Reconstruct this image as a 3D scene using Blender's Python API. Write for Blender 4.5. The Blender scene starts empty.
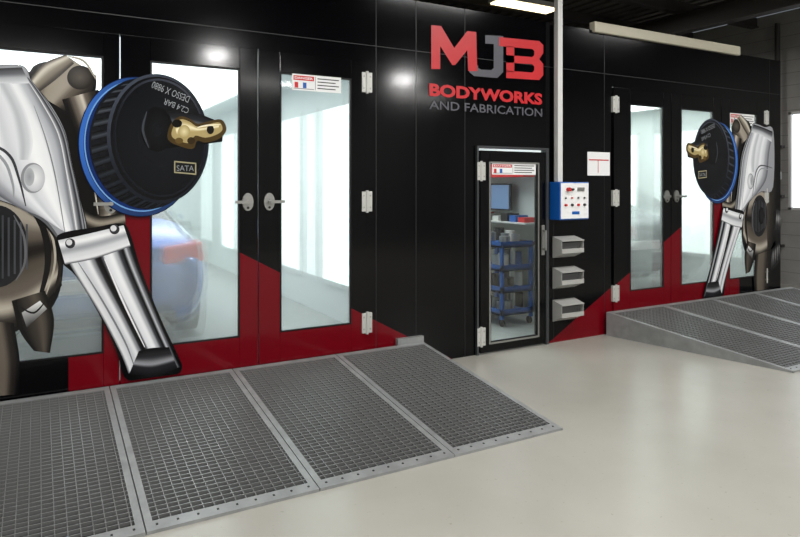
import bpy, math, random
from mathutils import Vector
from mathutils.geometry import tessellate_polygon
random.seed(3)
sc=bpy.context.scene
try: sc.view_settings.view_transform='Standard'
except Exception: pass

# ------------------------------------------------------------------ helpers
def lin(c):
    o=[]
    for v in c[:3]:
        v=v/255.0
        o.append(v/12.92 if v<=0.04045 else ((v+0.055)/1.055)**2.4)
    return (o[0],o[1],o[2],1.0)

def mat(name,rgb,rough=0.5,metal=0.0,spec=0.5,emit=None,estr=0,coat=0,bump=0,bscale=40,var=0,vscale=3):
    m=bpy.data.materials.new(name); m.use_nodes=True
    nt=m.node_tree; b=nt.nodes['Principled BSDF']
    c=lin(rgb)
    b.inputs['Base Color'].default_value=c
    b.inputs['Roughness'].default_value=rough
    b.inputs['Metallic'].default_value=metal
    b.inputs['Specular IOR Level'].default_value=spec
    b.inputs['Coat Weight'].default_value=coat
    if emit:
        b.inputs['Emission Color'].default_value=lin(emit)
        b.inputs['Emission Strength'].default_value=estr
    tc=nt.nodes.new('ShaderNodeNewGeometry')
    if var:
        n=nt.nodes.new('ShaderNodeTexNoise'); n.inputs['Scale'].default_value=vscale; n.inputs['Detail'].default_value=6
        nt.links.new(tc.outputs['Position'],n.inputs['Vector'])
        r=nt.nodes.new('ShaderNodeValToRGB')
        r.color_ramp.elements[0].position=.3; r.color_ramp.elements[1].position=.7
        r.color_ramp.elements[0].color=tuple(v*(1-var) for v in c[:3])+(1,)
        r.color_ramp.elements[1].color=tuple(min(1,v*(1+var)) for v in c[:3])+(1,)
        nt.links.new(n.outputs['Fac'],r.inputs['Fac']); nt.links.new(r.outputs['Color'],b.inputs['Base Color'])
    if bump:
        n=nt.nodes.new('ShaderNodeTexNoise'); n.inputs['Scale'].default_value=bscale
        nt.links.new(tc.outputs['Position'],n.inputs['Vector'])
        bp=nt.nodes.new('ShaderNodeBump'); bp.inputs['Strength'].default_value=bump; bp.inputs['Distance'].default_value=.01
        nt.links.new(n.outputs['Fac'],bp.inputs['Height']); nt.links.new(bp.outputs['Normal'],b.inputs['Normal'])
    return m

class MB:
    """mesh builder"""
    def __init__(s): s.v=[];s.f=[];s.m=[];s.mats=[]
    def mi(s,m):
        if m not in s.mats: s.mats.append(m)
        return s.mats.index(m)
    def hexa(s,p,m):
        b=len(s.v); s.v+=[tuple(q) for q in p]
        for f in ((0,3,2,1),(4,5,6,7),(0,1,5,4),(1,2,6,5),(2,3,7,6),(3,0,4,7)):
            s.f.append(tuple(b+i for i in f)); s.m.append(s.mi(m))
    def box(s,x0,x1,y0,y1,z0,z1,m):
        s.hexa([(x0,y0,z0),(x1,y0,z0),(x1,y1,z0),(x0,y1,z0),(x0,y0,z1),(x1,y0,z1),(x1,y1,z1),(x0,y1,z1)],m)
    def cyl(s,c,r,h,axis,m,n=24,r2=None,sx=1,sz=1):
        if r2 is None: r2=r
        b=len(s.v)
        for k,(rr,t) in enumerate(((r,0),(r2,h))):
            for i in range(n):
                a=2*math.pi*i/n; u=math.cos(a)*rr*sx; w=math.sin(a)*rr*sz
                if axis=='z': p=(c[0]+u,c[1]+w,c[2]+t)
                elif axis=='y': p=(c[0]+u,c[1]+t,c[2]+w)
                else: p=(c[0]+t,c[1]+u,c[2]+w)
                s.v.append(p)
        for i in range(n):
            j=(i+1)%n
            s.f.append((b+i,b+j,b+n+j,b+n+i)); s.m.append(s.mi(m))
        s.f.append(tuple(b+i for i in range(n))[::-1]); s.m.append(s.mi(m))
        s.f.append(tuple(b+n+i for i in range(n))); s.m.append(s.mi(m))
    def obj(s,name,parent=None,bevel=0,smooth=False,fix=True):
        me=bpy.data.meshes.new(name); me.from_pydata(s.v,[],s.f)
        for m in s.mats: me.materials.append(m)
        for p,i in zip(me.polygons,s.m): p.material_index=i
        me.update()
        if fix:
            import bmesh
            bm=bmesh.new(); bm.from_mesh(me); bmesh.ops.recalc_face_normals(bm,faces=bm.faces); bm.to_mesh(me); bm.free()
        o=bpy.data.objects.new(name,me); sc.collection.objects.link(o)
        if parent: o.parent=parent
        if bevel:
            b=o.modifiers.new('bev','BEVEL'); b.width=bevel; b.segments=2; b.limit_method='ANGLE'
        if smooth:
            for p in me.polygons: p.use_smooth=True
        return o
def empty(name,loc=(0,0,0)):
    e=bpy.data.objects.new(name,None); e.empty_display_size=.1; sc.collection.objects.link(e); return e

def text_mesh(name,s,x0,x1,z0,z1,y,m,parent=None,bold=0.0,mirror=False):
    cu=bpy.data.curves.new(name+'_c','FONT'); cu.body=s; cu.offset=bold; cu.size=1; cu.resolution_u=3
    to=bpy.data.objects.new('tmp',cu); sc.collection.objects.link(to)
    bpy.context.view_layer.update()
    dg=bpy.context.evaluated_depsgraph_get()
    me=bpy.data.meshes.new_from_object(to.evaluated_get(dg))
    bpy.data.objects.remove(to)
    xs=[v.co.x for v in me.vertices]; ys=[v.co.y for v in me.vertices]
    a,b,c,d=min(xs),max(xs),min(ys),max(ys)
    for v in me.vertices:
        u=(v.co.x-a)/(b-a); w=(v.co.y-c)/(d-c)
        v.co=Vector((x0+(x1-x0)*u,y,z0+(z1-z0)*w))
    me.materials.clear(); me.materials.append(m)
    me.name=name
    o=bpy.data.objects.new(name,me); sc.collection.objects.link(o)
    if parent: o.parent=parent
    return o

# survey of the wall: picture measurement -> metres on the wall plane (x along wall, z up)
def WX(px): return 8.644*(px-38.0)/(1531.5-px)
def WZ(px,py): return 1.6-(py-185.0)/(0.1008*(1531.5-px))

# ------------------------------------------------------------------ materials
def booth_mat():
    m=bpy.data.materials.new('booth_black_red_vinyl'); m.use_nodes=True
    nt=m.node_tree; b=nt.nodes['Principled BSDF']; N=nt.nodes; L=nt.links
    g=N.new('ShaderNodeNewGeometry'); sp=N.new('ShaderNodeSeparateXYZ'); L.new(g.outputs['Position'],sp.inputs[0])
    def math_(op,a,bv):
        n=N.new('ShaderNodeMath'); n.operation=op
        for i,v in enumerate((a,bv)):
            if isinstance(v,(int,float)): n.inputs[i].default_value=v
            else: L.new(v,n.inputs[i])
        return n.outputs[0]
    X=sp.outputs['X']; Z=sp.outputs['Z']
    d=math_('ABSOLUTE',math_('SUBTRACT',X,3.9),0)
    s=math_('ADD',Z,math_('MULTIPLY',math_('SUBTRACT',3.9,d),0.549))
    red=math_('LESS_THAN',s,1.822)
    lim=math_('LESS_THAN',d,3.72)
    f=math_('MULTIPLY',red,lim)
    mx=N.new('ShaderNodeMix'); mx.data_type='RGBA'
    mx.inputs[6].default_value=lin((4,4,6)); mx.inputs[7].default_value=lin((104,4,17))
    L.new(f,mx.inputs[0]); L.new(mx.outputs[2],b.inputs['Base Color'])
    b.inputs['Roughness'].default_value=.12; b.inputs['Specular IOR Level'].default_value=.24
    n=N.new('ShaderNodeTexNoise'); n.inputs['Scale'].default_value=1.6; L.new(g.outputs['Position'],n.inputs['Vector'])
    bp=N.new('ShaderNodeBump'); bp.inputs['Strength'].default_value=.04; bp.inputs['Distance'].default_value=.02
    L.new(n.outputs['Fac'],bp.inputs['Height']); L.new(bp.outputs['Normal'],b.inputs['Normal'])
    return m
M_booth=booth_mat()
M_black=mat('black_paint',(8,8,10),.4,spec=.3)
M_seam=mat('seam_sealant',(20,20,23),.5)
M_steel=mat('brushed_steel',(165,165,162),.32,metal=.85,bump=.1,bscale=120)
M_hinge=mat('hinge_zinc',(195,195,190),.4,metal=.3)
M_galv=mat('galvanised_steel',(146,148,148),.42,metal=.4,var=.15,vscale=10)
M_grate=mat('grate_bars',(138,139,138),.38,metal=.6)
M_holder=mat('holder_steel',(176,176,172),.45,metal=.25)
M_roll=mat('roll_grey',(70,70,70),.6)
M_gap_shade=mat('ramp_gap_shade',(9,9,10),.9)  # shade of the gap below the grating, put in as near-black colour
M_red=mat('logo_red',(190,12,24),.4)
M_grey=mat('logo_grey',(78,78,86),.4)
M_white=mat('white_enamel',(205,205,203),.4)
M_paper=mat('paper',(228,228,228),.6)
M_redink=mat('red_ink',(190,25,28),.5)
M_ink=mat('black_ink',(18,18,20),.5)
M_blue=mat('blue_enamel',(14,85,165),.35)
M_booth_in=mat('booth_inner_panels',(205,213,211),.5)
M_booth_fl=mat('booth_inner_floor',(150,154,152),.6,var=.1)
M_beige=mat('beige_trim',(182,177,158),.5)
M_wallr=mat('painted_blockwork',(150,149,146),.8,var=.08,vscale=4,bump=.3,bscale=30)
M_joint=mat('mortar_joint',(118,117,114),.8)
M_ceil=mat('ceiling_sheet',(92,88,82),.7,var=.15)
M_beam=mat('steel_beam',(52,48,46),.6)
M_rubber=mat('tyre_rubber',(22,22,22),.8)
M_tail=mat('tail_lamp_red',(170,12,16),.2,emit=(230,10,10),estr=.12)
M_autoglass=mat('car_glass',(18,25,32),.08,spec=.7)
M_carblue=mat('car_paint_blue',(22,78,165),.18,metal=.45,coat=1.0)
M_carsilver=mat('car_paint_grey',(70,76,82),.25,metal=.4,coat=.8)
M_tube=mat('lamp_emitter',(255,255,250),.5,emit=(255,252,246),estr=12)
M_tubew=mat('lamp_emitter_warm',(255,240,200),.5,emit=(255,235,180),estr=4)
M_inlamp=mat('booth_lamp_diffuser',(250,255,253),.4,emit=(232,250,246),estr=1.5)
M_sky=mat('daylight_pane',(255,255,255),.5,emit=(235,245,255),estr=1.3)
M_screen=mat('monitor_screen',(70,90,120),.3,emit=(120,150,190),estr=.5)
M_wood=mat('bench_timber',(130,88,60),.5,var=.2)

def glass_mat(name,haze,frost,tint,gloss):
    m=bpy.data.materials.new(name); m.use_nodes=True
    nt=m.node_tree; N=nt.nodes; L=nt.links
    N.remove(N['Principled BSDF']); out=N['Material Output']
    tr=N.new('ShaderNodeBsdfTransparent'); tr.inputs[0].default_value=tint
    tl=N.new('ShaderNodeBsdfTranslucent'); tl.inputs[0].default_value=(.86,.9,.89,1)
    gl=N.new('ShaderNodeBsdfGlossy'); gl.inputs['Roughness'].default_value=.04
    rf=N.new('ShaderNodeBsdfRefraction'); rf.inputs['Roughness'].default_value=.11; rf.inputs['IOR'].default_value=1.25; rf.inputs[0].default_value=(.98,.99,.987,1)
    base=tr.outputs[0]
    if frost>0:
        m0=N.new('ShaderNodeMixShader'); m0.inputs[0].default_value=frost
        L.new(tr.outputs[0],m0.inputs[1]); L.new(rf.outputs[0],m0.inputs[2]); base=m0.outputs[0]
    m1=N.new('ShaderNodeMixShader'); m1.inputs[0].default_value=haze
    if haze>.02:
        n=N.new('ShaderNodeTexNoise'); n.inputs['Scale'].default_value=1.2; g=N.new('ShaderNodeNewGeometry'); L.new(g.outputs['Position'],n.inputs['Vector'])
        mr=N.new('ShaderNodeMapRange'); mr.inputs[1].default_value=.3; mr.inputs[2].default_value=.7; mr.inputs[3].default_value=haze*.6; mr.inputs[4].default_value=haze*1.4
        L.new(n.outputs['Fac'],mr.inputs[0]); L.new(mr.outputs[0],m1.inputs[0])
    L.new(base,m1.inputs[1]); L.new(tl.outputs[0],m1.inputs[2])
    m2=N.new('ShaderNodeMixShader'); m2.inputs[0].default_value=gloss
    L.new(m1.outputs[0],m2.inputs[1]); L.new(gl.outputs[0],m2.inputs[2]); L.new(m2.outputs[0],out.inputs[0])
    return m
M_glass=glass_mat('filmed_glass',.14,.7,(.97,.99,.985,1),.05)
M_clear=glass_mat('clear_glass',.0,0,(.94,.97,.96,1),.05)

def floor_mat():
    m=bpy.data.materials.new('sealed_concrete'); m.use_nodes=True
    nt=m.node_tree; b=nt.nodes['Principled BSDF']; N=nt.nodes; L=nt.links
    g=N.new('ShaderNodeNewGeometry')
    n=N.new('ShaderNodeTexNoise'); n.inputs['Scale'].default_value=.9; n.inputs['Detail'].default_value=8
    L.new(g.outputs['Position'],n.inputs['Vector'])
    r=N.new('ShaderNodeValToRGB'); r.color_ramp.elements[0].position=.3; r.color_ramp.elements[1].position=.72
    r.color_ramp.elements[0].color=lin((149,147,139)); r.color_ramp.elements[1].color=lin((163,161,153))
    L.new(n.outputs['Fac'],r.inputs['Fac'])
    n2=N.new('ShaderNodeTexNoise'); n2.inputs['Scale'].default_value=38; n2.inputs['Detail'].default_value=3
    L.new(g.outputs['Position'],n2.inputs['Vector'])
    r2=N.new('ShaderNodeValToRGB'); r2.color_ramp.elements[0].position=.25; r2.color_ramp.elements[1].position=.33
    r2.color_ramp.elements[0].color=(.7,.68,.64,1); r2.color_ramp.elements[1].color=(1,1,1,1)
    L.new(n2.outputs['Fac'],r2.inputs['Fac'])
    mx=N.new('ShaderNodeMix'); mx.data_type='RGBA'; mx.blend_type='MULTIPLY'; mx.inputs[0].default_value=.7
    L.new(r.outputs[0],mx.inputs[6]); L.new(r2.outputs[0],mx.inputs[7]); L.new(mx.outputs[2],b.inputs['Base Color'])
    b.inputs['Roughness'].default_value=.27; b.inputs['Specular IOR Level'].default_value=.45
    return m
M_floor=floor_mat()

# ------------------------------------------------------------------ room shell
XL,XR,YB,YF,CH=-6.0,10.5,-11.0,7.7,4.4
def slab(name,*a):
    b=MB(); b.box(*a); return b.obj(name)
slab('floor',XL,XR,YB,YF,-.1,0,M_floor)
slab('wall_left',XL-.15,XL,YB,YF,0,CH,M_wallr)
slab('wall_back',XL,XR,YF,YF+.15,0,CH,M_wallr)
slab('wall_behind',XL,XR,YB-.15,YB,0,CH,M_wallr)
b=MB()
wy0,wy1,wz0,wz1=-.7,.99,1.2,2.77
b.box(XR,XR+.15,YB,wy0,0,CH,M_wallr); b.box(XR,XR+.15,wy1,YF,0,CH,M_wallr)
b.box(XR,XR+.15,wy0,wy1,0,wz0,M_wallr); b.box(XR,XR+.15,wy0,wy1,wz1,CH,M_wallr)
for k in range(1,22):
    if wz0<k*.2<wz1:
        b.box(XR-.002,XR,YB,wy0,k*.2-.004,k*.2+.004,M_joint); b.box(XR-.002,XR,wy1,YF,k*.2-.004,k*.2+.004,M_joint)
    else: b.box(XR-.002,XR,YB,YF,k*.2-.004,k*.2+.004,M_joint)
b.obj('wall_right')
b=MB(); b.box(XR+.05,XR+.08,wy0,wy1,wz0,wz1,M_sky)
for y in (wy0,(wy0+wy1)/2-.02,wy1-.04): b.box(XR-.0,XR+.05,y,y+.04,wz0,wz1,M_white)
for z in (wz0,wz1-.04): b.box(XR-.0,XR+.05,wy0,wy1,z,z+.04,M_white)
b.obj('window_1')
b=MB(); b.box(XL,XR,YB,YF,CH+.03,CH+.1,M_ceil)
x=XL
while x<XR: b.box(x,x+.1,YB,YF,CH,CH+.03,M_ceil); x+=.22
b.obj('ceiling')
b=MB()
y=YB+.5
while y<YF: b.box(XL,XR,y,y+.07,CH-.16,CH,M_beam); b.box(XL,XR,y-.03,y+.1,CH-.17,CH-.15,M_beam); y+=1.2
b.obj('ceiling_purlins')
for i,x in enumerate((-2.0,3.4,8.6)):
    b=MB(); b.box(x-.01,x+.01,YB,YF,CH-.45,CH-.17,M_beam); b.box(x-.09,x+.09,YB,YF,CH-.47,CH-.45,M_beam); b.box(x-.09,x+.09,YB,YF,CH-.19,CH-.17,M_beam)
    b.obj('ceiling_beam')

# ------------------------------------------------------------------ booth front wall
BT=3.24; BL,BR=-3.6,8.55
DT=2.66; DB=.2
LD=[-1.42,-.47,.50,1.49,2.43]
RD=[5.40,6.335,7.26,8.19]
PX0,PX1,PZ=3.58,4.47,1.97
b=MB()
t0,t1=0,.08
b.box(BL,LD[0],t0,t1,0,BT,M_booth)
b.box(LD[0],LD[-1],t0,t1,DT,BT,M_booth); b.box(LD[0],LD[-1],t0,t1,0,DB,M_booth)
b.box(LD[-1],PX0,t0,t1,0,BT,M_booth)
b.box(PX0,PX1,t0,t1,PZ,BT,M_booth)
b.box(PX1,RD[0],t0,t1,0,BT,M_booth)
b.box(RD[0],RD[-1],t0,t1,DT,BT,M_booth); b.box(RD[0],RD[-1],t0,t1,0,DB,M_booth)
b.box(RD[-1],BR,t0,t1,0,BT,M_booth)
for x in (-2.4,2.53,2.93,3.46,4.56,5.28,8.3):
    b.box(x-.003,x+.003,-.002,0,0,BT,M_seam)
b.box(BL,BR,-.003,0,DT+.13,DT+.136,M_seam)
b.obj('wall_front')
slab('ceiling_booth_roof',BL,BR,.08,7.2,2.95,3.02,M_black)
slab('wall_booth_right',BR-.06,BR,.08,7.2,0,2.95,M_black)
slab('wall_booth_left',BL,BL+.06,.08,7.2,0,2.95,M_black)
slab('wall_booth_back',BL,BR,7.2,7.26,0,3.0,M_black)
b=MB(); b.box(5.1,7.62,-.04,.04,3.215,3.325,M_beige); b.obj('trim_1',bevel=.006)

# ------------------------------------------------------------------ doors
def oval_handle(b,x,z,dirn):
    b.cyl((x,-.036,z),.043,.014,'y',M_steel,24,sx=1.0,sz=1.6)
    b.cyl((x,-.075,z),.014,.042,'y',M_steel,12)
    x1=x+dirn*.11
    b.box(min(x,x1),max(x,x1),-.086,-.07,z-.011,z+.011,M_steel)
    b.cyl((x,-.04,z-.045),.01,.008,'y',M_ink,10)
def hinge(b,x,z):
    b.box(x-.048,x-.006,-.032,-.0,z-.085,z+.085,M_hinge)
    b.box(x+.006,x+.048,-.032,-.0,z-.085,z+.085,M_hinge)
    b.cyl((x,-.03,z-.095),.013,.19,'z',M_hinge,12)
    for dz in (-.05,.05):
        for dx in (-.03,.03): b.cyl((x+dx,-.036,z+dz),.008,.006,'y',M_steel,8)
def door(name,x0,x1,z0,z1,gx0,gx1,gz0,gz1,glass,hinge_x=None,hinge_z=(),handle=None):
    e=empty(name)
    b=MB(); g=.004
    a,c=x0+g,x1-g
    b.box(a,gx0,-.022,.03,z0+g,z1-g,M_booth); b.box(gx1,c,-.022,.03,z0+g,z1-g,M_booth)
    b.box(gx0,gx1,-.022,.03,z0+g,gz0,M_booth); b.box(gx0,gx1,-.022,.03,gz1,z1-g,M_booth)
    b.obj('leaf',e,bevel=.003)
    b=MB(); w=.012
    for s in ((gx0,gx0+w,gz0,gz1),(gx1-w,gx1,gz0,gz1),(gx0+w,gx1-w,gz0,gz0+w),(gx0+w,gx1-w,gz1-w,gz1)):
        b.box(s[0],s[1],-.0235,.0,s[2],s[3],M_black)
    b.obj('glazing_bead',e)
    b=MB(); b.box(gx0+.002,gx1-.002,-.016,-.010,gz0+.002,gz1-.002,glass); b.obj('glass_pane',e)
    if hinge_x is not None and hinge_z:
        b=MB()
        for z in hinge_z: hinge(b,hinge_x,z)
        b.obj('hinges',e,bevel=.003)
    if handle:
        b=MB(); oval_handle(b,*handle); b.obj('handle',e)
    return e
HZ=(.43,1.46,2.47)
GZ0,GZ1=.435,2.49
door('door_1',LD[0],LD[1],DB,DT,-1.24,-.62,GZ0,GZ1,M_glass,LD[0],HZ)
door('door_2',LD[1],LD[2],DB,DT,-.27,.395,GZ0,GZ1,M_glass,None,(),(.44,1.47,-1))
door('door_3',LD[2],LD[3],DB,DT,.70,1.345,GZ0,GZ1,M_glass,None,(),(1.405,1.47,-1))
d4=door('door_4',LD[3],LD[4],DB,DT,1.665,2.285,GZ0,GZ1,M_glass,LD[4],HZ,(1.575,1.47,1))
door('door_5',RD[0],RD[1],DB,DT,5.655,6.205,GZ0,GZ1,M_glass,RD[0]+.03,HZ,(6.255,1.47,-1))
door('door_6',RD[1],RD[2],DB,DT,6.51,7.11,GZ0,GZ1,M_glass,None,(),(6.42,1.47,1))
d7=door('door_7',RD[2],RD[3],DB,DT,7.42,7.99,GZ0,GZ1,M_glass,RD[3],HZ)
d8=door('door_8',PX0+.04,PX1-.04,0.01,PZ-.04,3.735,4.33,.10,1.81,M_clear,PX0+.05,(.17,1.73))
b=MB()
M_frame=mat('door_frame_grey',(70,72,75),.35,metal=.5)
b.box(PX0,PX0+.02,-.03,.05,0,PZ,M_frame); b.box(PX1-.035,PX1,-.03,.05,0,PZ,M_frame); b.box(PX0+.02,PX1-.035,-.03,.05,PZ-.02,PZ,M_frame)
b.obj('jamb',d8)
b=MB()
for s in ((3.722,3.738,.09,1.82),(4.327,4.343,.09,1.82),(3.738,4.327,.088,.104),(3.738,4.327,1.806,1.822)): b.box(s[0],s[1],-.03,-.02,s[2],s[3],M_steel)
b.obj('window_trim',d8)
b=MB(); b.box(4.37,4.41,-.034,-.022,.9,1.2,M_steel); b.cyl((4.39,-.07,.95),.011,.2,'z',M_steel,12); b.box(4.38,4.40,-.07,-.03,.95,.97,M_steel); b.box(4.38,4.40,-.07,-.03,1.13,1.15,M_steel)
b.obj('pull_handle',d8)
def sticker(parent,x0,x1,z0,z1):
    e=parent; w=(x1-x0)
    b=MB(); y=-.0245
    b.box(x0,x1,y-.001,y+.0005,z0,z1,M_paper)
    m=x0+w*.46
    b.box(x0+.01,m-.01,y-.002,y-.001,z0+(z1-z0)*.62,z1-.012,M_redink)
    b.box(x0+.01,m-.01,y-.002,y-.001,z0+.012,z0+.016,M_ink)
    h=z1-z0
    b.box(x0+.02,x0+.05,y-.002,y-.001,z0+h*.15,z0+h*.5,M_redink)
    b.box(x0+.09,x0+.12,y-.002,y-.001,z0+h*.15,z0+h*.5,M_blue)
    b.box(m+.0,m+.003,y-.002,y-.001,z0+.01,z1-.01,M_ink)
    for k in range(4):
        zz=z1-h*(.2+.2*k); b.box(m+.02,x1-.02-.03*(k%2),y-.002,y-.001,zz-.004,zz+.004,M_ink)
    b.obj('warning_sticker',e)
    text_mesh('sticker_lettering','DANGER',x0+.02,m-.02,z0+h*.69,z1-h*.16,y-.003,M_paper,e,.02)
sticker(d4,1.765,2.19,2.36,2.49)
sticker(d8,3.76,4.30,1.70,1.81)
sticker(d7,7.43,7.93,2.35,2.49)

# ------------------------------------------------------------------ booth interiors
def room(tag,x0,x1,y0,y1,z0,z1,fm,wm,lamps=True):
    t=.03
    slab('floor_'+tag,x0,x1,y0,y1,z0-t,z0,fm)
    slab('ceiling_'+tag,x0,x1,y0,y1,z1,z1+t,wm)
    for nm,xa,xb,sg in (('left',x0-t,x0,1),('right',x1,x1+t,-1)):
        b=MB(); b.box(xa,xb,y0,y1,z0-t,z1+t,wm)
        xf=x0 if sg>0 else x1
        if lamps:
            y=y0+.7
            while y<y1-.9:
                lo,hi=sorted((xf,xf+sg*.03))
                b.box(lo,hi,y-.05,y+.75,z0+.35,z1-.35,wm)
                lo,hi=sorted((xf+sg*.03,xf+sg*.034))
                b.box(lo,hi,y,y+.7,z0+.4,z1-.4,M_inlamp)
                y+=1.45
        b.obj('wall_%s_%s'%(tag,nm))
    b=MB(); b.box(x0-t,x1+t,y1,y1+t,z0-t,z1+t,wm)
    x=x0+.4
    while x<x1-.2: b.box(x,x+.02,y1-.012,y1,z0,z1,fm); x+=.9
    if lamps:
        b.box(x0+.3,x1-.3,y1-.03,y1-.012,z0+.1,z0+.75,fm)
        for k in range(7): b.box(x0+.32,x1-.32,y1-.05,y1-.03,z0+.15+k*.08,z0+.19+k*.08,wm)
    b.obj('wall_%s_back'%tag)
room('booth_bay_a',-2.3,2.7,.1,7.0,.2,2.8,M_booth_fl,M_booth_in)
room('booth_bay_b',5.50,8.45,.1,7.0,.2,2.8,M_booth_fl,M_booth_in)
room('mixing_room',3.1,5.42,.1,2.9,.03,2.7,M_booth_fl,M_booth_in,False)

def area(name,loc,sx,sy,e,col=(1,1,1),rot=(0,0,0)):
    l=bpy.data.lights.new(name,'AREA'); l.shape='RECTANGLE'; l.size=sx; l.size_y=sy; l.energy=e; l.color=col
    o=bpy.data.objects.new(name,l); o.location=loc; o.rotation_euler=rot; sc.collection.objects.link(o); return o
def booth_lamp(x0,x1,y0,y1,z,e,col):
    em=empty('booth_ceiling_lamp')
    b=MB(); b.box(x0,x1,y0,y1,z-.03,z-.01,M_white); b.obj('diffuser_frame',em)
    l=area('lamp_light',((x0+x1)/2,(y0+y1)/2,z-.05),x1-x0,y1-y0,e,col); l.parent=em
booth_lamp(-1.8,2.2,.5,6.5,2.8,215,(.93,1,.985))
booth_lamp(5.9,8.1,.5,6.5,2.8,165,(.93,1,.985))
booth_lamp(3.4,5.1,.4,2.4,2.7,52,(.97,1,1))

# ------------------------------------------------------------------ cars
def car(name,cx,y0,z0,paint):
    e=empty(name)
    S=[(0.00,.34,.60,.70,.66,.62),(.04,.24,.70,.82,.80,.72),(.14,.20,.86,.87,.93,.74),(.40,.20,.93,.88,.99,.72),(.62,.20,.95,.89,1.04,.70),
       (1.15,.20,.96,.90,1.38,.58),(1.7,.20,.95,.90,1.43,.57),(2.5,.20,.93,.90,1.42,.58),(3.15,.20,.91,.89,1.05,.66),(3.7,.20,.86,.87,.93,.68),
       (4.2,.22,.74,.80,.80,.62),(4.42,.30,.58,.66,.62,.52)]
    b=MB(); rings=[]
    for (y,bz,belt,bw,tz,tw) in S:
        half=[(.0,bz),(bw*.8,bz),(bw*.97,bz+.12),(bw*1.02,(bz+belt)/2+.05),(bw,belt),(tw,tz),(tw*.5,tz+.02)]
        ring=[(cx+u,y0+y,z0+w) for u,w in half]+[(cx,y0+y,z0+tz+.025)]+[(cx-u,y0+y,z0+w) for u,w in half[:0:-1]]
        base=len(b.v); b.v+=ring; rings.append((base,len(ring)))
    for k in range(len(S)-1):
        a,n=rings[k]; c,_=rings[k+1]
        for i in range(n):
            j=(i+1)%n; mt=paint
            if i in (4,9) and 4<=k<=7: mt=M_autoglass
            if i in (5,6,7,8) and k in (4,7): mt=M_autoglass
            b.f.append((a+i,a+j,c+j,c+i)); b.m.append(b.mi(mt))
    for r,(base,n) in enumerate((rings[0],rings[-1])):
        b.f.append(tuple(base+i for i in range(n))); b.m.append(b.mi(paint))
    o=b.obj('body',e,smooth=True)
    s=o.modifiers.new('sub','SUBSURF'); s.levels=2; s.render_levels=2
    for sx in (-1,1):
        for yy in (.85,3.5):
            b=MB(); x=cx+sx*.72
            h=.2*sx
            b.cyl((x,y0+yy,z0+.32),.32,h,'x',M_rubber,32)
            b.cyl((x+h,y0+yy,z0+.32),.22,.012*sx,'x',M_steel,24)
            for q in range(5):
                a=q*2*math.pi/5
                b.cyl((x+h+.0*sx,y0+yy+.12*math.cos(a),z0+.32+.12*math.sin(a)),.04,.02*sx,'x',M_ink,10)
            b.obj('wheel',e)
        b=MB()
        p=[(.50,.005,.74),(.86,.10,.74),(.885,.30,.80),(.50,.20,.74),(.52,.035,.88),(.84,.12,.91),(.87,.34,.92),(.52,.2,.88)]
        b.hexa([(cx+sx*q[0],y0+q[1]-.012,z0+q[2]) for q in p],M_tail); b.obj('tail_lamp',e,bevel=.02)
    b=MB(); b.box(cx-.26,cx+.26,y0-.035,y0+.02,z0+.55,z0+.66,M_paper); b.obj('number_plate',e)
    b=MB(); b.box(cx-.6,cx+.6,y0-.03,y0+.12,z0+.27,z0+.36,M_ink)
    for sx in (-1,1): b.cyl((cx+sx*.5,y0-.05,z0+.26),.04,.15,'y',M_steel,14)
    b.obj('rear_diffuser',e,bevel=.01)
    for sx in (-1,1):
        b=MB(); b.box(cx+sx*.98-.08,cx+sx*.98+.08,y0+2.75,y0+2.85,z0+.95,z0+1.07,paint); b.obj('wing_mirror',e,bevel=.03)
    return e
car('car',.40,.7,.2,M_carblue)
car('car',7.0,.9,.2,M_carsilver)

# ------------------------------------------------------------------ mixing room contents
e=empty('tool_trolley')
b=MB()
X0,X1,Y0,Y1=4.45,4.9,.7,1.35
for x in (X0,X1-.035):
    for y in (Y0,Y1-.035): b.box(x,x+.035,y,y+.035,.11,.92,M_blue)
for z in (.15,.40,.64,.90): 
    b.box(X0,X1,Y0,Y1,z,z+.025,M_blue); b.box(X0,X0+.01,Y0,Y1,z,z+.07,M_blue); b.box(X0,X1,Y0,Y0+.01,z,z+.07,M_blue)
b.obj('frame',e)
b=MB()
for x in (X0+.03,X1-.03):
    for y in (Y0+.03,Y1-.03): b.cyl((x-.012,y,.07),.04,.025,'x',M_rubber,14)
b.obj('castors',e)
b=MB()
tinc=[M_steel,M_white,M_redink,M_ink,M_blue,M_steel]
tq=[M_steel,M_white,M_ink,M_steel,M_white,M_beam]
k=0
for z in (.175,.425,.665,.925):
    for i in range(4):
        r=random.uniform(.045,.065); b.cyl((X0+.15+random.uniform(-.04,.1),Y0+.1+i*.145,z),r,random.uniform(.09,.16),'z',tq[(k*5+i*3)%6],16)
    k+=1
b.obj('paint_tins',e)
e=empty('work_bench')
b=MB(); b.box(4.98,5.40,1.15,2.6,.86,.90,M_wood)
for x in (5.0,5.34):
    for y in (1.18,2.54): b.box(x,x+.04,y,y+.04,.03,.86,M_steel)
b.box(5.0,5.38,1.2,2.55,.3,.33,M_steel); b.box(5.0,5.38,1.2,2.55,.58,.61,M_steel)
for i in range(8): b.cyl((5.1+.05*(i%2),1.25+i*.16,.90),.05+.008*(i%3),.10+.03*(i%3),'z',tq[i%6],16)
for i in range(6): b.cyl((5.15,1.3+i*.21,.33),.08,.2,'z',tq[(i+1)%6],16); b.cyl((5.15,1.3+i*.21,.61),.07,.17,'z',tinc[(i+4)%6],16)
for i in range(5): b.cyl((5.15,1.32+i*.24,.03),.1,.24,'z',tq[(i+2)%6],16)
b.obj('bench',e)
e=empty('computer_monitor')
b=MB(); b.box(5.26,5.30,1.55,2.15,1.27,1.62,M_ink); b.box(5.252,5.26,1.57,2.13,1.29,1.60,M_screen); b.box(5.30,5.40,1.8,1.9,1.4,1.5,M_ink); b.obj('screen',e)
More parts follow.
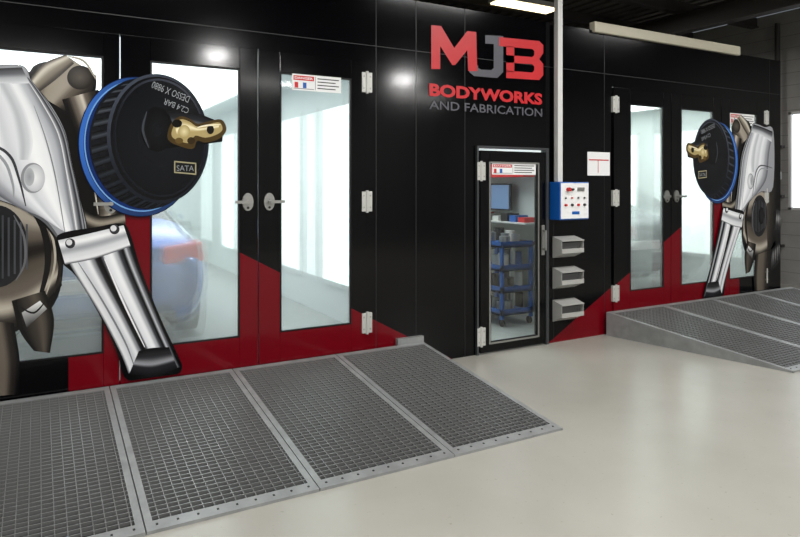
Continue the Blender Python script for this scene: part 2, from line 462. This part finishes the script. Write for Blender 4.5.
e=empty('storage_shelf')
b=MB(); b.box(5.12,5.40,1.1,2.8,1.12,1.14,M_white)
for i in range(9): b.box(5.16,5.36,1.15+i*.17,1.27+i*.17,1.14,1.2+.02*(i%3),[M_redink,M_blue,M_ink,M_white,M_steel][i%5])
b.obj('shelf_with_boxes',e)
e=empty('storage_shelf')
b=MB(); b.box(5.10,5.40,1.1,2.8,1.70,1.75,M_redink)
for i in range(8): b.box(5.16,5.36,1.15+i*.19,1.30+i*.19,1.75,1.87+.05*(i%3),[M_white,M_ink,M_blue,M_redink][i%4])
b.obj('shelf_with_boxes',e)
e=empty('notice_board')
b=MB(); b.box(4.1,4.9,2.86,2.88,1.2,1.75,M_ink)
for i in range(4): b.box(4.14+i*.19,4.29+i*.19,2.853,2.86,1.45,1.7,[M_paper,M_blue,M_paper,M_redink][i])
b.obj('board',e)

# ------------------------------------------------------------------ logo sign
e=empty('company_logo_sign')
def poly_obj(name,polys,m,y=-.006,parent=e):
    b=MB()
    for pts in polys:
        vs=[Vector((WX(p[0]),0,WZ(*p))) for p in pts]
        base=len(b.v); b.v+=[(v.x,y,v.z) for v in vs]
        for t in tessellate_polygon([[Vector((v.x,v.z,0)) for v in vs]]):
            b.f.append(tuple(base+i for i in t)); b.m.append(b.mi(m))
    return b.obj(name,parent,fix=False)
poly_obj('letter_m',[[(431,25),(441,26),(454,48),(467,31),(476,32),(477,71),(468,71),(467,50),(455,65),(452,65),(440,46),(440,69),(431,69)]],M_red)
poly_obj('letter_j',[[(485,35),(503,36),(503,72),(497,78),(474,76),(469,72),(469,65),(478,65.5),(478,68),(481,69.5),(491,70),(493.5,68),(493.5,44),(485,43.5)]],M_grey,-.0055)
poly_obj('letter_b',[[(499,37),(539,41),(543,45),(543,53),(539,59),(543,64),(543,75),(539,80),(506,78),(506,70.5),(532,72.5),(534,70),(534,66.5),(532,64),(506,62.5),(506,55),(532,57),(534,55),(534,51),(532,49),(499,46)],
 [(506,46),(514,46.6),(514,72),(506,71.5)]],M_red)
def wall_text(name,s,x0,x1,yt,yb,m,bold):
    a,c=WX(x0),WX(x1)
    text_mesh(name,s,a,c,WZ(x0,yb),WZ(x0,yt),-.006,m,e,bold)
wall_text('lettering_upper','BODYWORKS',429,542,83,96,M_red,.045)
wall_text('lettering_lower','AND FABRICATION',429,542,100,109,M_grey,.012)

# ------------------------------------------------------------------ wall mural (printed vinyl)
mm=bpy.data.materials.new('printed_vinyl'); mm.use_nodes=True
nt=mm.node_tree; bs=nt.nodes['Principled BSDF']; at=nt.nodes.new('ShaderNodeAttribute'); at.attribute_name='print'
nt.links.new(at.outputs['Color'],bs.inputs['Base Color']); bs.inputs['Roughness'].default_value=.15; bs.inputs['Specular IOR Level'].default_value=.25
class Mural:
    def __init__(s): s.v=[];s.f=[];s.c=[];s.lay=0
    def up(s): s.lay+=1
    def add(s,px,py,c):
        s.v.append((WX(px),-.0250-.00025*s.lay,max(.225,WZ(px,py)))); s.c.append(lin(c))
    def poly(s,pts,cols):
        s.up(); base=len(s.v)
        if not isinstance(cols[0],(tuple,list)): cols=[cols]*len(pts)
        for p,c in zip(pts,cols): s.add(p[0],p[1],c)
        vs=[Vector((p[0],p[1],0)) for p in pts]
        for t in tessellate_polygon([vs]): s.f.append(tuple(base+i for i in t))
    def loft(s,A,B,stops,sm=6):
        s.up(); A=curve(A,sm) ; B=curve(B,sm)
        k=max(len(A),len(B)); A=resamp(A,k); B=resamp(B,k)
        st=[]
        for (ta,ca),(tb,cb) in zip(stops,stops[1:]):
            for q in range(4):
                u=q/4; ee=u*u*(3-2*u)
                st.append((ta+(tb-ta)*u,tuple(ca[i]+(cb[i]-ca[i])*ee for i in range(3))))
        st.append(stops[-1]); stops=st
        base=len(s.v); m=len(stops)
        for a,b_ in zip(A,B):
            for t,c in stops: s.add(a[0]+(b_[0]-a[0])*t,a[1]+(b_[1]-a[1])*t,c)
        for i in range(k-1):
            for j in range(m-1):
                q=base+i*m+j; s.f.append((q,q+1,q+m+1,q+m))
    def ell(s,cx,cy,rx,ry,col,tilt=0,n=40,col2=None):
        s.up(); base=len(s.v); s.add(cx,cy,col)
        for i in range(n):
            a=2*math.pi*i/n; u=rx*math.cos(a); w=ry*math.sin(a)
            s.add(cx+u*math.cos(tilt)-w*math.sin(tilt),cy+u*math.sin(tilt)+w*math.cos(tilt),(col2 or col))
        for i in range(n): s.f.append((base,base+1+i,base+1+(i+1)%n))
    def ring(s,cx,cy,rx,ry,w,f,tilt=0,n=72):
        s.up(); base=len(s.v)
        for i in range(n):
            a=2*math.pi*i/n
            for d in (0,w):
                u=(rx-d)*math.cos(a); v=(ry-d)*math.sin(a)
                s.add(cx+u*math.cos(tilt)-v*math.sin(tilt),cy+u*math.sin(tilt)+v*math.cos(tilt),f(a))
        for i in range(n):
            q=base+2*i; r=base+2*((i+1)%n); s.f.append((q,q+1,r+1,r))
    def line(s,pts,w,col,sm=5,lift=True):
        pts=curve(pts,sm)
        if lift: s.up()
        base=len(s.v); n=len(pts)
        for i,p in enumerate(pts):
            q=pts[min(i+1,n-1)]; r=pts[max(i-1,0)]
            dx,dy=q[0]-r[0],q[1]-r[1]; l=math.hypot(dx,dy) or 1
            ww=w*(1 if sm==1 else (.25+.75*math.sin(math.pi*(i+.5)/n)))
            nx,ny=-dy/l*ww/2,dx/l*ww/2
            s.add(p[0]+nx,p[1]+ny,col); s.add(p[0]-nx,p[1]-ny,col)
        for i in range(n-1):
            q=base+2*i; s.f.append((q,q+1,q+3,q+2))
def curve(P_,n,closed=False):
    if n<=1 or len(P_)<3: 
        return list(P_)
    out=[]; L=len(P_)
    rng=L if closed else L-1
    for i in range(rng):
        if closed: p0,p1,p2,p3=P_[i-1],P_[i],P_[(i+1)%L],P_[(i+2)%L]
        else: p0,p1,p2,p3=P_[max(i-1,0)],P_[i],P_[i+1],P_[min(i+2,L-1)]
        for k in range(n):
            t=k/n
            out.append(tuple(.5*((2*p1[d])+(-p0[d]+p2[d])*t+(2*p0[d]-5*p1[d]+4*p2[d]-p3[d])*t*t+(-p0[d]+3*p1[d]-3*p2[d]+p3[d])*t**3) for d in (0,1)))
    if not closed: out.append(P_[-1])
    return out
def resamp(P_,k):
    if len(P_)==k: return P_
    out=[]
    for i in range(k):
        t=i*(len(P_)-1)/(k-1); a=int(t); b_=min(a+1,len(P_)-1); f=t-a
        out.append((P_[a][0]*(1-f)+P_[b_][0]*f,P_[a][1]*(1-f)+P_[b_][1]*f))
    return out

BK=(8,8,10); TAU=(96,88,79); TAUL=(158,150,138); TAUD=(38,34,30); WH=(216,218,222); GR=(140,143,148)
g=Mural()
# air hose connector and ribbed adjuster
g.loft([(-95,235),(-20,222)],[(-95,300),(-20,292)],[(0,BK),(.15,(60,60,62)),(.35,(150,150,150)),(.6,(50,50,52)),(1,BK)],1)
for k in range(7):
    x=-92+k*9; g.line([(x,233),(x+1,300)],3,(14,14,16),1)
g.loft([(-90,305),(-25,330)],[(-90,350),(-25,378)],[(0,BK),(.3,(120,120,120)),(1,(20,20,22))],1)
for k in range(6):
    x=-86+k*10; g.line([(x,307+k*4),(x+1,350+k*4)],3,(14,14,16),1)
# bronze body silhouette behind
g.loft([(-70,90),(-75,200),(-62,300),(-30,330)],[(30,72),(60,190),(62,280),(45,318)],[(0,BK),(.12,TAUD),(.4,TAU),(.62,TAUL),(.8,TAUD),(1,BK)])
# dark recess between plate and neck
g.poly(curve([(30,72),(50,62),(80,70),(96,110),(100,170),(100,232),(70,236),(50,150),(36,110)],4,True),(14,12,12))
# upper bronze horn
g.loft([(34,92),(33,76),(46,63),(66,56)],[(66,112),(84,104),(95,92),(96,76)],[(0,(30,26,23)),(.15,TAU),(.35,(150,142,128)),(.55,TAUL),(.72,(88,80,70)),(.88,TAUD),(1,BK)])
g.loft([(30,80),(44,64),(66,55)],[(40,92),(56,80),(74,64)],[(0,(60,55,48)),(.25,(204,198,184)),(.6,(128,120,106)),(1,(50,45,40))])
g.ell(80,78,13,12,(82,76,68),col2=(28,25,23)); g.line([(68,57),(84,62),(96,80)],2.5,(170,164,150))
# bronze neck
g.loft([(62,100),(76,140),(90,190),(95,236)],[(98,90),(110,130),(124,180),(122,232)],[(0,BK),(.12,(24,21,19)),(.28,TAU),(.42,TAUL),(.52,(200,192,178)),(.62,TAU),(.82,TAUD),(1,BK)])
g.line([(82,120),(90,160),(98,214)],2.0,(215,210,198))
g.loft([(78,206),(98,216),(124,212)],[(84,236),(102,240),(126,232)],[(0,(20,18,16)),(.3,(150,142,128)),(.6,TAUD),(1,BK)])
# lower housing, bronze, with curved bands
g.loft([(-30,200),(-10,192),(20,198),(48,214)],[(-35,328),(0,335),(30,322),(62,285)],[(0,BK),(.06,(160,152,138)),(.16,TAUL),(.3,TAU),(.44,(24,21,19)),(.56,(78,71,62)),(.72,TAU),(.82,(180,172,158)),(.92,TAUD),(1,BK)])
g.line([(20,196),(42,225),(48,262),(38,304)],7,(20,18,17))
g.line([(26,200),(49,228),(55,262),(44,300)],2.4,(180,173,158))
g.line([(36,214),(57,240),(60,268),(54,292)],4,(30,27,25))
# ribbed black adjusting knob
g.ell(-3,246,31,41,(12,12,14),col2=(34,34,37))
for k in range(10):
    g.line([(-27+k*6,214+abs(k-4.5)*2.2),(-27+k*6,279-abs(k-4.5)*2.2)],2.0,(62+abs(5-k)*3,64+abs(5-k)*3,68+abs(5-k)*3),1)
g.ell(-10,246,11,17,(34,34,37),col2=(8,8,9))
g.line([(14,215),(24,236),(25,262),(16,280)],2.5,(100,100,104))
# rear handle
g.loft([(-52,318),(-48,360),(-44,398)],[(14,322),(20,360),(18,393)],[(0,BK),(.25,TAUD),(.55,TAU),(.78,(100,92,82)),(.9,(34,30,27)),(1,BK)])
g.loft([(12,300),(20,330),(34,350)],[(45,290),(54,318),(50,352)],[(0,BK),(.4,(52,47,42)),(.65,(80,73,65)),(1,(12,11,10))])
g.poly([(22,312),(40,300),(47,308),(32,322),(27,327)],[(170,170,170),(235,235,235),(150,150,150),(60,60,60),(40,40,40)])
g.line([(20,306),(34,312),(46,300)],2,(20,20,20))
# chrome body plate
plate=curve([(-60,74),(-20,68),(22,66),(33,84),(49,102),(65,130),(73,165),(81,200),(87,236),(66,250),(49,224),(20,208),(-10,198),(-58,190)],5,True)
g.poly(plate,(16,16,18))
pl2=[(x*.985+.1,y*.99+1.4) for x,y in plate]
g.poly(pl2,[(150,152,157)]*len(pl2))
g.loft([(-56,78),(-40,120),(-30,170),(6,200),(52,224)],[(22,70),(42,104),(60,140),(68,190),(76,238)],[(0,(96,98,104)),(.12,(150,152,158)),(.26,(208,210,215)),(.38,(232,234,237)),(.46,(206,208,213)),(.56,(222,224,228)),(.7,(244,245,247)),(.82,(234,236,238)),(.92,(180,183,189)),(1,(120,123,129))])
g.loft([(24,76),(42,104),(58,135),(66,172),(72,205),(77,238)],[(31,80),(48,103),(64,131),(72,165),(80,200),(86,233)],[(0,(236,238,240)),(.35,(110,112,117)),(.6,(46,47,52)),(.8,(150,152,157)),(1,(24,24,27))])
g.loft([(-55,74),(-15,70),(22,68)],[(-50,96),(-8,86),(30,84)],[(0,(30,30,33)),(.3,(80,82,87)),(.7,(180,183,188)),(1,(214,216,220))])
g.line([(-55,150),(-10,146),(10,156),(19,178),(26,206)],3,(58,60,64))
g.line([(-55,156),(-12,152),(5,162),(13,184),(14,198)],3,(150,153,158))
g.loft([(-4,84),(10,112),(16,140),(18,160)],[(12,84),(26,112),(33,140),(30,160)],[(0,(224,226,230)),(.4,(186,189,194)),(.7,(204,207,211)),(1,(232,234,237))])
g.line([(34,106),(46,140),(56,180),(66,240)],1.4,(130,132,137))
g.line([(28,212),(46,222),(64,246)],3,(90,92,96))
g.ell(33,178,12,15,(140,142,146)); g.ell(34.5,178,10.5,13.5,(240,241,242),col2=(190,193,197))
g.ell(29.5,177,5,9,(150,152,157),col2=(176,179,183))
# trigger
trig=curve([(56,240),(64,232),(95,227),(120,223),(129,232),(140,268),(160,318),(176,352),(181,368),(168,377),(140,380),(124,376),(116,350),(98,312),(76,276),(62,262)],4,True)
g.poly(trig,BK)
g.loft([(60,243),(72,268),(99,312),(119,350),(128,372)],[(124,227),(135,262),(157,316),(171,348),(179,366)],[(0,(100,102,106)),(.05,(226,228,230)),(.2,(206,208,213)),(.3,(234,235,238)),(.38,(130,132,137)),(.43,(24,24,27)),(.49,(10,10,12)),(.53,(80,82,87)),(.57,(224,226,230)),(.68,(242,243,245)),(.76,(170,173,178)),(.82,(50,52,56)),(.87,(14,14,17)),(.92,(190,192,197)),(.96,(100,102,107)),(1,(18,18,21))])
g.loft([(58,240),(90,233),(123,225)],[(65,264),(95,258),(130,246)],[(0,(210,212,216)),(.2,(240,241,242)),(.45,(160,163,168)),(.7,(216,218,221)),(.9,(230,231,233)),(1,(86,88,93))])
g.line([(78,262),(102,300),(124,340),(134,366)],2,(120,122,127))
g.line([(104,258),(122,300),(144,346)],2.0,(236,236,239))
g.loft([(138,350),(150,347),(168,346)],[(128,374),(152,379),(178,370)],[(0,(16,16,18)),(.25,(40,40,43)),(.5,(150,152,156)),(.62,(36,36,40)),(1,(12,12,13))])
g.ell(70,243,5,5,(50,50,54)); g.ell(69,242,3,3,(215,215,218))
g.ell(114,229,5,5,(50,50,54)); g.ell(113,228,3,3,(215,215,218))
# regulator knob: blue ring
T_=-.15
g.ell(136.5,147,58.5,70,(6,16,48),tilt=T_)
def blu(a):
    k=.5+.42*max(0,math.cos(a-math.radians(200)))
    return (int(44*k+10),int(112*k),int(205*k))
g.ring(136.5,147,57.5,69,4.5,blu,T_)
g.ring(138.0,146.3,54,65.5,1.4,lambda a:(110,158,214),T_)
g.ring(138.8,146,53,64.5,3,lambda a:(14,42,100),T_)
g.ell(143.5,144,54,65.5,(8,9,11),tilt=T_,col2=(18,20,25))
# scalloped grip of the knob rim
n=30
g.up(); g.up()
for k in range(n):
    a=2*math.pi*(k+.5)/n
    c,s_=math.cos(a),math.sin(a)
    if c<.8:
        lit=16+38*max(0,-s_*.6-c*.5)+8
        dx,dy=-s_,c
        o0=(143.5+52.5*c,144+64*s_); i0=(157+48*c,139+61*s_)
        def off(p,w): return (p[0]+dx*w,p[1]+dy*w)
        g.lay-=1
        g.loft([off(o0,-4.6),off(i0,-4.2)],[off(o0,4.6),off(i0,4.2)],[(0,(6,7,9)),(.3,(int(lit),int(lit+4),int(lit+11))),(.45,(int(lit*1.35),int(lit*1.35+5),int(lit*1.35+13))),(.7,(int(lit*.6),int(lit*.6+3),int(lit*.6+7))),(1,(5,5,7))],1)
g.up()
g.ring(157,139,50.5,64.5,5,lambda a:(int(24+40*max(0,math.cos(a+2.1))),int(28+42*max(0,math.cos(a+2.1))),int(36+46*max(0,math.cos(a+2.1)))),-.1)
g.ell(157.5,138.8,47.5,61.5,(10,11,14),tilt=-.1,col2=(13,14,17))
g.ring(159,138.2,45.5,59,2.2,lambda a:(int(20+34*max(0,math.cos(a+1.2))),int(23+34*max(0,math.cos(a+1.2))),int(29+38*max(0,math.cos(a+1.2)))),-.1)
g.ell(160,138,43,56,(20,22,27),tilt=-.1,col2=(13,15,19))
# black post under brass valve
g.loft([(150,108),(190,112),(222,124)],[(150,150),(190,146),(221,142)],[(0,(10,11,13)),(.2,(30,32,36)),(.32,(80,84,90)),(.5,(22,23,26)),(1,(6,6,7))])
g.ell(156,130,16,22,(20,22,26),col2=(8,8,9)); g.line([(146,112),(142,130),(148,148)],2.5,(58,62,68))
# brass valve
g.poly(curve([(169,126),(178,117),(188,119),(196,124),(206,122),(220,120),(225,130),(218,139),(204,143),(196,141),(192,149),(180,147),(167,140)],4,True),(70,54,26))
g.poly(curve([(172,128),(179,120),(188,122),(196,127),(206,125),(218,123),(221,130),(215,135),(204,138),(194,136),(189,143),(180,142),(171,137)],4,True),(172,154,104))
g.loft([(174,128),(181,122),(189,124),(198,128),(218,125)],[(176,136),(182,134),(190,133),(199,132),(217,129)],[(0,(180,162,108)),(.4,(236,226,190)),(1,(172,152,100))])
g.ell(183,132,6,6.5,(222,210,164),col2=(166,146,92)); g.ell(176,124,5,4,(16,14,10)); g.ell(190,141,4,3.5,(50,38,18)); g.ell(178,141,4,3,(96,76,38))
g.ell(209,130,3.6,4.5,(22,18,12)); g.line([(196,128),(205,126),(219,125)],1.6,(244,236,206))
# name plate
g.poly([(173,161),(195,163),(195,175),(173,173)],(160,152,120)); g.poly([(174.2,162.4),(193.8,164.2),(193.8,173.6),(174.2,171.8)],(28,28,28))

def build_mural(mirror):
    e=empty('spray_gun_mural')
    me=bpy.data.meshes.new('print')
    V=[((7.8-x) if mirror else x,y,z) for x,y,z in g.v]
    if mirror: V=[(min(x,8.54),y,max(z,.25)) for x,y,z in V]
    me.from_pydata(V,[],g.f)
    ca=me.color_attributes.new('print','FLOAT_COLOR','POINT')
    for i,c in enumerate(g.c): ca.data[i].color=c
    me.materials.append(mm); me.update()
    o=bpy.data.objects.new('print',me); sc.collection.objects.link(o); o.parent=e
    M_l=bpy.data.materials.get('print_lettering') or mat('print_lettering',(130,134,138),.4)
    yy=-.0250-.00025*(g.lay+3)
    def T(s,x0,x1,y0,y1,rot=0):
        a,c=WX(x0),WX(x1); z1,z0=WZ(x0,y0),WZ(x0,y1)
        if mirror: a,c=7.8-c,7.8-a
        t=text_mesh('lettering',s,a,c,z0,z1,yy,M_l,e,.0)
        if rot:
            cx,cz=(a+c)/2,(z0+z1)/2
            for v in t.data.vertices:
                dx,dz=v.co.x-cx,v.co.z-cz; v.co.x=cx+dx*math.cos(rot)-dz*math.sin(rot); v.co.z=cz+dx*math.sin(rot)+dz*math.cos(rot)
    T('SATA',175.5,192.5,165.5,171)
    T('DESSO X 9880',150,189,88,95,-.35+(.7 if mirror else 0)+math.pi)
    T('C2.4 BAR',162,188,103,109,-.35+(.7 if mirror else 0)+math.pi)
build_mural(False); build_mural(True)

# ------------------------------------------------------------------ ramps
def ramp(name,x0,n,pw,L,H,skew=0):
    e=empty(name); b=MB(); gb=MB(); ub=MB()
    def Q(x,s,h):
        return (x+skew*s/L*(1-(x-x0)/(n*pw)),-.048-s,.012+(H-.012)*(1-s/L)+h)
    def bar(B,xa,xb,sa,sb,h0,h1,m):
        B.hexa([Q(xa,sb,h0),Q(xb,sb,h0),Q(xb,sa,h0),Q(xa,sa,h0),Q(xa,sb,h1),Q(xb,sb,h1),Q(xb,sa,h1),Q(xa,sa,h1)],m)
    fr=.035
    for k in range(n):
        a=x0+k*pw+.003; c=a+pw-.006
        bar(b,a,a+fr,0,L,-.012,.004,M_galv); bar(b,c-fr,c,0,L,-.012,.004,M_galv)
        bar(b,a+fr,c-fr,0,.05,-.012,.004,M_galv); bar(b,a+fr,c-fr,L-.075,L,-.011,.004,M_galv)
        for i in range(9):
            x=a+.05+i*(pw-.1)/8
            bar(gb,x-.005,x+.005,L-.045,L-.035,.004,.007,M_ink)
        s=.055
        while s<L-.085:
            bar(gb,a+fr,c-fr,s,s+.0055,-.014,.002,M_grate); s+=.038
        x=a+fr+.03
        while x<c-fr-.01:
            bar(gb,x,x+.004,.05,L-.075,-.012,.0,M_grate); x+=.052
    xa,xb=x0,x0+n*pw
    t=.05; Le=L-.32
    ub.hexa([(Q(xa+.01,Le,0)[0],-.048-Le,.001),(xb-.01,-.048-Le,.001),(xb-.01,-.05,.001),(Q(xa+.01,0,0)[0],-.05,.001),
             (Q(xa+.01,Le,0)[0],-.048-Le,max(.002,Q(0,Le,-t)[2])),(xb-.01,-.048-Le,max(.002,Q(0,Le,-t)[2])),(xb-.01,-.05,H-t),(xa+.01,-.05,H-t)],M_gap_shade)  # solid dark block painting the shaded gap, hides the floor under the bars
    ub.box(xa+.01+skew,xb-.01,-.048-L+.03,-.048-Le,.0005,.0015,M_gap_shade)
    for x in (xa,xb-.012):
        p0=Q(x,0,0); p1=Q(x,L,0)
        ub.hexa([(p1[0],p1[1],.0),(p1[0]+.012,p1[1],.0),(p0[0]+.012,p0[1],.0),(p0[0],p0[1],.0),
                 (p1[0],p1[1],.012),(p1[0]+.012,p1[1],.012),(p0[0]+.012,p0[1],H),(p0[0],p0[1],H)],M_galv)
    b.obj('panel_frames',e); gb.obj('grating',e,fix=False); ub.obj('gap_shade_and_cheeks',e)
    return e
ramp('access_ramp',2.98-5*.85,5,.85,1.73,.205)
ramp('access_ramp',5.26,4,.86,1.75,.245,skew=.33)
b=MB(); b.box(2.72,2.985,-.046,-.004,.207,.26,M_galv); b.obj('ramp_upstand')

# ------------------------------------------------------------------ wall-mounted things
e=empty('control_box')
b=MB(); b.box(4.50,4.90,-.15,0,1.25,1.63,M_blue); b.obj('housing',e,bevel=.008)
b=MB(); b.box(4.512,4.888,-.156,-.15,1.262,1.618,M_paper); b.obj('face_plate',e,bevel=.003)
b=MB()
for i in range(4):
    b.cyl((4.57+i*.085,-.174,1.40),.013,.018,'y',[M_redink,M_ink,M_redink,M_ink][i],14)
    b.cyl((4.57+i*.085,-.168,1.47),.009,.012,'y',[M_ink,M_redink,M_ink,M_ink][i],14)
b.cyl((4.60,-.19,1.555),.02,.034,'y',M_redink,16); b.cyl((4.66,-.18,1.555),.012,.024,'y',M_ink,12)
b.box(4.73,4.83,-.158,-.156,1.535,1.575,M_steel); b.box(4.66,4.76,-.158,-.156,1.305,1.335,M_blue)
b.obj('buttons',e)
b=MB(); b.box(4.535,4.60,-.09,-.03,1.63,CH-.17,M_white); b.obj('conduit_duct',bevel=.006)
for k,(z0,z1) in enumerate(((.86,1.07),(.545,.755),(.215,.425))):
    e=empty('roll_holder')
    b=MB(); xa,xb=4.545,4.845
    b.box(xa,xb,-.006,0,z0,z1,M_holder)
    for x in (xa,xb-.006):
        b.hexa([(x,-.13,z0+.06),(x+.006,-.13,z0+.06),(x+.006,-.006,z0),(x,-.006,z0),(x,-.13,z1-.03),(x+.006,-.13,z1-.03),(x+.006,-.006,z1),(x,-.006,z1)],M_holder)
    b.hexa([(xa+.006,-.13,z0+.06),(xb-.006,-.13,z0+.06),(xb-.006,-.006,z0),(xa+.006,-.006,z0),(xa+.006,-.13,z0+.068),(xb-.006,-.13,z0+.068),(xb-.006,-.006,z0+.008),(xa+.006,-.006,z0+.008)],M_holder)
    b.box(xa,xb,-.136,-.13,z0+.055,z0+.10,M_holder)
    b.hexa([(xa,-.14,z1-.035),(xb,-.14,z1-.035),(xb,-.0,z1),(xa,-.0,z1),(xa,-.14,z1-.027),(xb,-.14,z1-.027),(xb,0,z1+.008),(xa,0,z1+.008)],M_holder)
    b.obj('bracket',e)
    b=MB(); b.box(xa+.03,xb-.03,-.1,-.02,z0+.062,z1-.05,M_roll); b.obj('roll',e,bevel=.01)
e=empty('paper_notice')
b=MB(); b.box(5.03,5.36,-.005,0,1.70,1.95,M_paper); b.box(5.05,5.34,-.007,-.005,1.86,1.872,M_redink); b.box(5.18,5.187,-.007,-.005,1.73,1.86,M_redink)
b.obj('sheet',e)

e=empty('air_line_pipes')
b=MB()
for i in range(3): b.cyl((XR-.13,1.09+i*.15,0.002),[.04,.02,.02][i],[4.2,3.0,2.6][i],'z',[M_beam,M_redink,M_steel][i],14)
for z in (.6,1.4,2.2): b.box(XR-.1,XR-.012,1.04,1.45,z,z+.04,M_beam)
for z in (1.0,1.75): b.cyl((XR-.21,1.09,z),.05,.06,'x',M_redink,14); b.box(XR-.2,XR-.1,1.04,1.14,z-.06,z+.06,M_steel)
b.obj('pipes',e)

# ------------------------------------------------------------------ lamps
def batten(x,y,z,lx,ly,em,energy,col=(1,.99,.97)):
    e=empty('ceiling_lamp')
    b=MB(); b.box(x-lx/2,x+lx/2,y-ly/2,y+ly/2,z,z+.07,M_white); b.box(x-lx/2+.03,x+lx/2-.03,y-ly/2+.02,y+ly/2-.02,z-.02,z,em)
    for dx in (-lx*.3,lx*.3): b.box(x+dx-.01,x+dx+.01,y-.01,y+.01,z+.07,CH+.02,M_beam)
    b.obj('fitting',e)
    l=area('lamp_light',(x,y,z-.03),lx,ly,energy,col); l.parent=e
for x in (-2.5,1.0,4.6,8.2): batten(x,-2.3,4.15,1.5,.3,M_tube,74)  # added fill row for the near floor, placed clear of the wall reflections
for x,z in ((2.8,3.95),(6.7,3.85),(-1.5,3.95)): batten(x,-6.8,z,.36,.36,M_tube,190)
for x in (0,4.6,8.6): batten(x,-9.3,3.95,1.5,.3,M_tube,60)
batten(6.15,2.3,4.2,1.1,.3,M_tubew,80,(1,.95,.86))

w=bpy.data.worlds.new('world'); sc.world=w; w.use_nodes=True
w.node_tree.nodes['Background'].inputs[0].default_value=(.8,.9,1,1); w.node_tree.nodes['Background'].inputs[1].default_value=.15

# ------------------------------------------------------------------ camera
cam=bpy.data.cameras.new('camera'); co=bpy.data.objects.new('camera',cam); sc.collection.objects.link(co)
co.location=(0,-4.89,1.6); co.rotation_euler=(math.radians(90),0,math.radians(-29.5))
cam.lens=28.8; cam.sensor_width=36; cam.shift_y=-83.5/800
sc.camera=co
